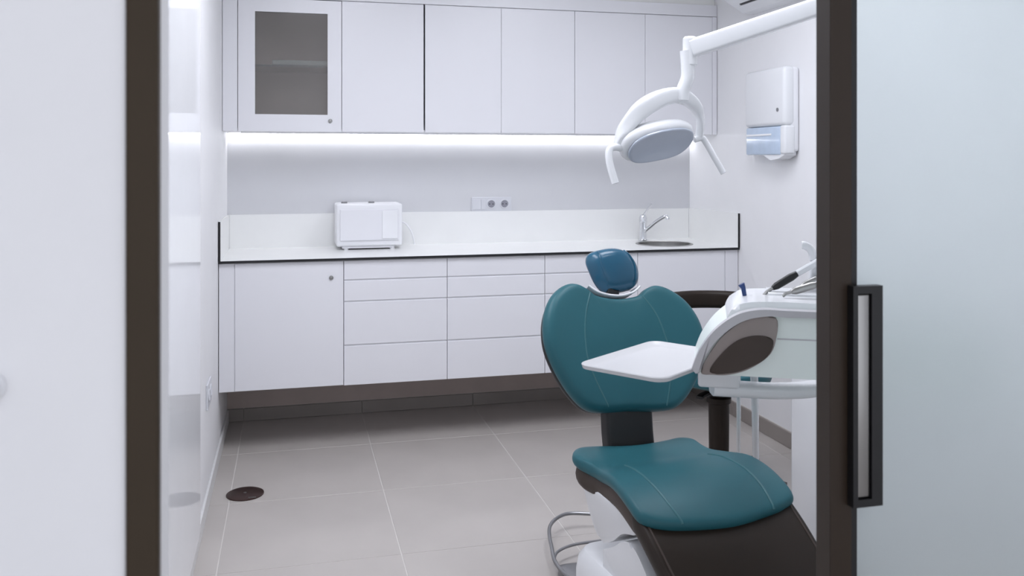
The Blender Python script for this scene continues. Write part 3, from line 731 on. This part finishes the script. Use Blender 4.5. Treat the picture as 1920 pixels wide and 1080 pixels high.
for k in range(5):
    a = 2 * PI * k / 5 + math.radians(28); dx, dy = math.cos(a), math.sin(a)
    l_ = obj('base_arm', sweep(BM(), [ST + Vector((dx * 0.04, dy * 0.04, 0.09)), ST + Vector((dx * 0.16, dy * 0.16, 0.08)), ST + Vector((dx * 0.27, dy * 0.27, 0.065))], rrect(0.04, 0.026, 0.008)), 'black', t, smooth=True)
    c = ST + Vector((dx * 0.26, dy * 0.26, 0.026))
    R = Matrix.Translation(c) @ Matrix.Rotation(a + 0.6, 4, 'Z') @ Matrix.Rotation(PI / 2, 4, 'X')
    obj('castor', lathe(BM(), [(0.018, -0.02), (0.0255, -0.015), (0.0255, 0.015), (0.018, 0.02)], 18, R), 'black', l_, smooth=True)
arc = []
for k in range(25):
    a = math.radians(-20 + 205 * k / 24)
    arc.append((ST.x - 0.01 + 0.245 * math.cos(a), ST.y - 0.02 + 0.245 * math.sin(a), 0.752))
o = obj('backrest', sweep(BM(), arc, rrect(0.045, 0.076, 0.020, 5)), 'brown', t, smooth=True, angle=60); o['label'] = 'curved dark brown armrest-style backrest'
obj('backrest_post', sweep(BM(), catmull([(ST.x + 0.10, ST.y + 0.07, 0.44), (ST.x + 0.20, ST.y + 0.14, 0.45), (ST.x + 0.225, ST.y + 0.155, 0.55), (ST.x + 0.215, ST.y + 0.14, 0.735)], 5), rrect(0.04, 0.014, 0.004), up=(0.82, 0.57, 0.3)), 'black', t, smooth=True)

# ------------------------------------------------------------------ dental unit tower with delivery console
def cam2room(xc, d):     # metres right of and ahead of the viewpoint, in the floor plan
    return Vector((xc * math.cos(YAW) + d * math.sin(YAW), d * math.cos(YAW) - xc * math.sin(YAW), 0))
tw = thing('dental_unit_tower', 'white floor-standing dental unit cabinet to the right of the chair', 'dental unit', (1.80, 2.48, 0))
obj('cabinet', bx(1.64, 1.96, 2.30, 2.66, 0.03, 0.74, bev=0.018, seg=3), 'unit_white', tw, smooth=True)
obj('plinth', bx(1.655, 1.945, 2.315, 2.645, 0.0005, 0.03), 'brown_side', tw)
obj('access_panel', bx(1.66, 1.94, 2.292, 2.302, 0.08, 0.70, bev=0.003), 'white_plastic', tw)
obj('top_cover', bx(1.645, 1.955, 2.305, 2.655, 0.741, 0.77, bev=0.012, seg=3), 'unit_white', tw, smooth=True)
LP = Vector((1.79, 2.42, 0))
obj('lamp_post', tube(BM(), [(LP.x, LP.y, 0.765), (LP.x, LP.y, 1.845)], 0.025, 20, up=(0, 1, 0)), 'unit_white', tw, smooth=True)

# console frame: x along the front, y away from the viewer
CO = cam2room(0.412, 2.02); CO.z = 0.872
CANG = math.radians(-26.8)
dc = thing('delivery_console', 'pale green and white instrument console with taupe rounded end', 'dental unit', CO, CANG)
sil = catmull([(0.0, 0.005, 0), (0.018, 0.050, 0), (0.052, 0.098, 0), (0.100, 0.135, 0), (0.150, 0.149, 0), (0.200, 0.149, 0)], 5)
bodypoly = [(p.x + 0.004, p.y - 0.004) for p in sil] + [(0.62, 0.146), (0.62, -0.004), (0.09, -0.004), (0.012, -0.002)]
obj('body', prism(BM(), bodypoly, 'y', 0.004, 0.26, 0.003), 'unit_green', dc, local=True)
# rim that follows the top outline
rim_in = [(p.x + 0.012, p.y - 0.013) for i, p in enumerate(sil)]
rimpoly = [(p.x, p.y + 0.002) for p in sil] + [(0.62, 0.149), (0.62, 0.134)] + list(reversed(rim_in))[:-1] + [(0.018, 0.002)]
o = obj('rim', prism(BM(), rimpoly, 'y', -0.012, 0.018, 0.004), 'unit_rim', dc, local=True); o['label'] = 'light grey rim of the console'
cap = catmull([(0.022, 0.002, 0), (0.044, 0.050, 0), (0.082, 0.098, 0), (0.130, 0.128, 0), (0.187, 0.132, 0), (0.187, 0.085, 0), (0.172, 0.048, 0), (0.130, 0.016, 0), (0.085, 0.000, 0), (0.045, -0.002, 0)], 5, closed=True)
o = obj('end_cap', prism(BM(), [(p.x, p.y) for p in cap], 'y', -0.006, 0.02, 0.004), 'unit_taupe', dc, local=True, smooth=True); o['label'] = 'taupe grip recess'
rec = catmull([(0.042, 0.004, 0), (0.066, 0.045, 0), (0.105, 0.080, 0), (0.150, 0.092, 0), (0.181, 0.082, 0), (0.168, 0.045, 0), (0.13, 0.020, 0), (0.09, 0.005, 0)], 5, closed=True)
obj('grip_panel', prism(BM(), [(p.x, p.y) for p in rec], 'y', -0.010, 0.01, 0.004), 'brown_side', dc, local=True, smooth=True)
for zz in (0.083,):
    obj('joint_line', bx(0.19, 0.61, 0.0025, 0.006, zz, zz + 0.003), 'unit_rim', dc, local=True)
obj('top_cover', prism(BM(), [(p.x, p.y) for p in catmull([(0.075, 0.09, 0), (0.085, 0.128, 0), (0.110, 0.152, 0), (0.17, 0.160, 0), (0.30, 0.159, 0), (0.62, 0.157, 0)], 5)] + [(0.62, 0.10)], 'y', 0.05, 0.27, 0.012), 'unit_white', dc, local=True, smooth=True)
obj('instrument_rail', sweep(BM(), [(0.18, 0.20, 0.157), (0.62, 0.20, 0.155)], rrect(0.10, 0.02, 0.008)), 'unit_white', dc, local=True, smooth=True)
# tray
def cpt(xc, d, z): v = cam2room(xc, d); v.z = z; return v
TL = cam2room(0.155, 2.07); TB = cam2room(0.379, 2.34); TF = cam2room(0.325, 1.91)
e1 = (TB - TL); e2 = (TF - TL); tl1, tl2 = e1.length, e2.length
ang = math.atan2(e1.y, e1.x)
tcen = TL + e1 / 2 + e2 / 2
tcen.z = 0.876
tr = thing('instrument_tray', 'white instrument tray reaching over the chair seat', 'tray', tcen, ang)
tw_, th_ = tl1, tl2
def ring(w_, h_, r, z): return [(x, y, z) for x, y in rrect(w_, h_, r, 5)]
bm = BM(); rr = []
for w_, h_, r, z in ((tw_ - 0.03, th_ - 0.03, 0.022, -0.008), (tw_ - 0.006, th_ - 0.006, 0.03, -0.005), (tw_, th_, 0.032, 0.004), (tw_ - 0.004, th_ - 0.004, 0.031, 0.006), (tw_ - 0.014, th_ - 0.014, 0.027, 0.0035), (tw_ - 0.036, th_ - 0.036, 0.02, -0.002), (tw_ - 0.06, th_ - 0.06, 0.018, -0.0025)):
    rr.append([bm.verts.new(p) for p in ring(w_, h_, r, z)])
for a, c in zip(rr, rr[1:]):
    for i in range(len(a)): bm.faces.new((a[i], a[(i + 1) % len(a)], c[(i + 1) % len(a)], c[i]))
bm.faces.new(list(reversed(rr[0]))); bm.faces.new(rr[-1])
obj('tray_dish', bm, 'tray_plastic', tr, local=True, smooth=True, angle=50)
obj('tray_bracket', bx(tw_ * 0.10, tw_ / 2 - 0.02, -0.06, 0.03, -0.022, -0.0085, bev=0.005), 'unit_white', tr, local=True, smooth=True)

# swing arm below the console
arm_path = catmull([cpt(0.50, 2.20, 0.790), cpt(0.56, 2.20, 0.787), cpt(0.66, 2.20, 0.782), cpt(0.76, 2.21, 0.785), cpt(0.86, 2.24, 0.800), cpt(0.98, 2.34, 0.83), cpt(1.05, 2.44, 0.84)], 6)
sa = thing('swing_arm', 'white curved swing arm below the instrument console', 'arm', cpt(0.78, 2.24, 0.795))
obj('arm_tube', sweep(BM(), arm_path, rrect(0.06, 0.033, 0.013, 5)), 'unit_white', sa, smooth=True)
pv = cpt(0.515, 2.19, 0)
obj('pivot_block', box(BM(), -0.05, 0.05, -0.04, 0.05, 0.800, 0.8675, bev=0.008, seg=3, mtx=Matrix.Translation(pv) @ Matrix.Rotation(CANG, 4, 'Z')), 'unit_white', sa, smooth=True)
pe = cpt(1.05, 2.44, 0)
obj('arm_post', tube(BM(), [(pe.x, pe.y, 0.771), (pe.x, pe.y, 0.875)], 0.028, 18, up=(0, 1, 0)), 'unit_white', sa, smooth=True)

# hoses below the console
def hose(pts, lab, r=0.009):
    o = obj('supply_hose', tube(BM(), pts, r, 12, 8), 'unit_white', smooth=True)
    tag(o, lab, 'hose', 'hoses hanging from the console')
def hp_(px, py, d): return cpt((px - 960) / 1647 * d, d, CAM_H - (py - 300) / 1647 * d)
hose([hp_(1382, 655, 2.29), hp_(1384, 705, 2.31), hp_(1385, 770, 2.5), hp_(1385, 845, 2.76), hp_(1390, 930, 2.84), hp_(1410, 1020, 2.86), hp_(1480, 1030, 2.80)], 'thin white hose nearer the chair back, hanging from the console', 0.006)
hose([hp_(1412, 660, 2.28), hp_(1414, 705, 2.30), hp_(1416, 770, 2.5), hp_(1417, 845, 2.72), hp_(1420, 930, 2.80), hp_(1432, 990, 2.80), hp_(1480, 1000, 2.78)], 'thicker white hose nearer the unit tower, hanging from the console', 0.010)

# instruments on the console
CM = Matrix.Translation(CO) @ Matrix.Rotation(CANG, 4, 'Z')
def c3(x, y_, z_): return CM @ Vector((x + 0.006, y_, z_ - 0.0215))
def handpiece(base, tip, label, dark=True, hose_to=None, name='handpiece'):
    b0, b1 = Vector(base), Vector(tip); d = (b1 - b0)
    t = thing(name, label, 'handpiece', b0, group=None)
    obj('grip', tube(BM(), [b0, b0 + d * 0.15, b0 + d * 0.75, b1], 0.009, 12, scales=[0.6, 1.0, 1.1, 0.8]), 'black' if dark else 'steel', t, smooth=True)
    obj('nozzle', tube(BM(), [b0 + d * 0.02, b0 - d * 0.22, b0 - d * 0.34 + Vector((0, 0, -0.004))], 0.004, 10), 'steel', t, smooth=True)
    if hose_to:
        obj('cord', tube(BM(), [b1 - d * 0.02] + [Vector(p) for p in hose_to], 0.008, 10, 6), 'unit_white', t, smooth=True)
handpiece(c3(0.185, 0.17, 0.196), c3(0.245, 0.19, 0.232), 'black-gripped handpiece resting on the console with white cord', True, [c3(0.32, 0.21, 0.275), c3(0.42, 0.24, 0.33), c3(0.50, 0.26, 0.30), c3(0.54, 0.27, 0.10)])
handpiece(c3(0.225, 0.12, 0.196), c3(0.285, 0.135, 0.214), 'steel handpiece lying nearest on the console', False, [c3(0.35, 0.15, 0.24), c3(0.45, 0.18, 0.29), c3(0.54, 0.20, 0.28), c3(0.58, 0.27, 0.10)])
handpiece(c3(0.255, 0.20, 0.198), c3(0.315, 0.215, 0.226), 'steel handpiece lying farthest back on the console', False, [c3(0.38, 0.23, 0.26), c3(0.46, 0.25, 0.30), c3(0.56, 0.27, 0.27), c3(0.60, 0.28, 0.10)])
o = obj('blue_tip', tube(BM(), [c3(0.120, 0.16, 0.172), c3(0.116, 0.16, 0.196), c3(0.111, 0.16, 0.206)], 0.007, 12, scales=[0.7, 0.8, 1.2]), 'blue', smooth=True)
tag(o, 'small dark blue plastic tip standing on the console', 'instrument tip')
o = obj('suction_nozzle', tube(BM(), [c3(0.285, 0.235, 0.185), c3(0.287, 0.235, 0.260), c3(0.282, 0.235, 0.285), c3(0.268, 0.235, 0.296), c3(0.260, 0.235, 0.297)], 0.010, 14, 6), 'unit_white', smooth=True)
tag(o, 'white hooked suction nozzle standing up from the console', 'nozzle')

# ------------------------------------------------------------------ operating lamp
J = cpt(0.592, 2.90, 1.715)
lm = thing('operating_lamp', 'white dental operating lamp with arched yoke and two handles', 'lamp', (J.x, J.y, 1.40))
arm_end = Vector((LP.x, LP.y, 1.902))
a0 = J + Vector((0, 0, 0.012))
obj('spring_arm', sweep(BM(), [a0, a0.lerp(arm_end, 0.5), arm_end + Vector((0.02, -0.02, 0.008))], rrect(0.05, 0.060, 0.010, 4)), 'unit_white', lm, smooth=True)
obj('elbow', lathe(BM(), [(0.020, J.z - 0.045), (0.024, J.z - 0.040), (0.024, J.z + 0.045), (0.018, J.z + 0.052)], 22, Matrix.Translation((J.x - 0.004, J.y + 0.002, 0))), 'unit_white', lm, smooth=True)
Dl = 2.90
def lp(px, py, d=Dl): return cpt((px - 960) / 1647 * d, d, CAM_H - (py - 300) / 1647 * d)
obj('neck', tube(BM(), [lp(1287, 95), lp(1289, 120), lp(1289, 145), lp(1281, 168), lp(1279, 188)], 0.022, 16, 6, up=(0.3, 1, 0), scales=None), 'unit_white', lm, smooth=True)
yk = [lp(1158, 279, 2.84), lp(1172, 245, 2.83), lp(1200, 208, 2.84), lp(1240, 184, 2.88), lp(1275, 180, 2.92), lp(1301, 196, 2.95), lp(1313, 222, 2.97), lp(1311, 258, 2.98)]
ykp = catmull(yk, 6)
ys_ = []
for i in range(len(ykp)):
    f = i / (len(ykp) - 1)
    ys_.append((0.75 + 0.45 * math.sin(PI * min(1, f * 1.25)) if f < 0.8 else 0.6, 1.0))
viewdir = cam2room(0, 1)
obj('yoke', sweep(BM(), ykp, rrect(0.048, 0.030, 0.010, 4), scales=[(a * 0.9, (1.0 + 0.9 * math.sin(PI * min(1, i / len(ykp) * 1.5))) if i < len(ykp) * 0.45 else max(0.62, 1.89 - 2.6 * (i / len(ykp) - 0.45))) for i, (a, b) in enumerate(ys_)], up=(0.25, 0.1, 1)), 'unit_white', lm, smooth=True, angle=60)
# head: flattened dish facing down and towards the viewer
HCN = lp(1240, 273, 2.87)
hx = (lp(1312, 255, 2.96) - lp(1160, 283, 2.80)).normalized()
hn = Vector((-0.26, -0.62, -0.50)); hn = (hn - hx * hn.dot(hx)).normalized()
hy = hn.cross(hx).normalized()
if hy.z < 0: hy = -hy
def lamp_map(off):
    def f(a, b, n): return tuple(HCN + hx * a + hy * b + hn * (n + off))
    return f
lamp_half = [(a_ * 1.09, b_ * 1.05) for a_, b_ in [(0, -0.068), (0.055, -0.066), (0.100, -0.054), (0.128, -0.025), (0.134, 0.010), (0.118, 0.042), (0.080, 0.062), (0.035, 0.070), (0, 0.071)]]
lh = Pad(lamp_half, 0.045, lamp_map(-0.028), er=0.022, c=(0, 0))
obj('head_housing', lh.build(), 'unit_white', lm, smooth=True, angle=70)
ln = Pad([(a * 0.90, b * 0.88) for a, b in lamp_half], 0.012, lamp_map(0.0), er=0.006, dome=-0.006, c=(0, 0))
o = obj('lens', ln.build(), 'lens', lm, smooth=True, angle=60); o['label'] = 'grey-blue reflector lens'
lid = Pad([(a * 0.8, b * 0.8) for a, b in lamp_half], 0.03, lambda a, b, n: tuple(HCN + hx * a + hy * b - hn * (0.052 + n)), er=0.02, c=(0, 0), dome=0.012)
obj('head_cover', lid.build(), 'unit_white', lm, smooth=True, angle=70)
obj('handle', tube(BM(), [lp(1168, 278, 2.83), lp(1150, 276, 2.81), lp(1142, 284, 2.80), lp(1144, 310, 2.79), lp(1154, 344, 2.78)], 0.012, 14, 6, up=(0.3, 1, 0.1), scales=None), 'unit_white', lm, smooth=True)
obj('handle', tube(BM(), [lp(1302, 262, 2.97), lp(1316, 259, 2.98), lp(1324, 268, 2.98), lp(1340, 296, 2.97), lp(1357, 325, 2.96)], 0.0105, 14, 6, up=(0.3, 1, 0.1)), 'unit_white', lm, smooth=True)
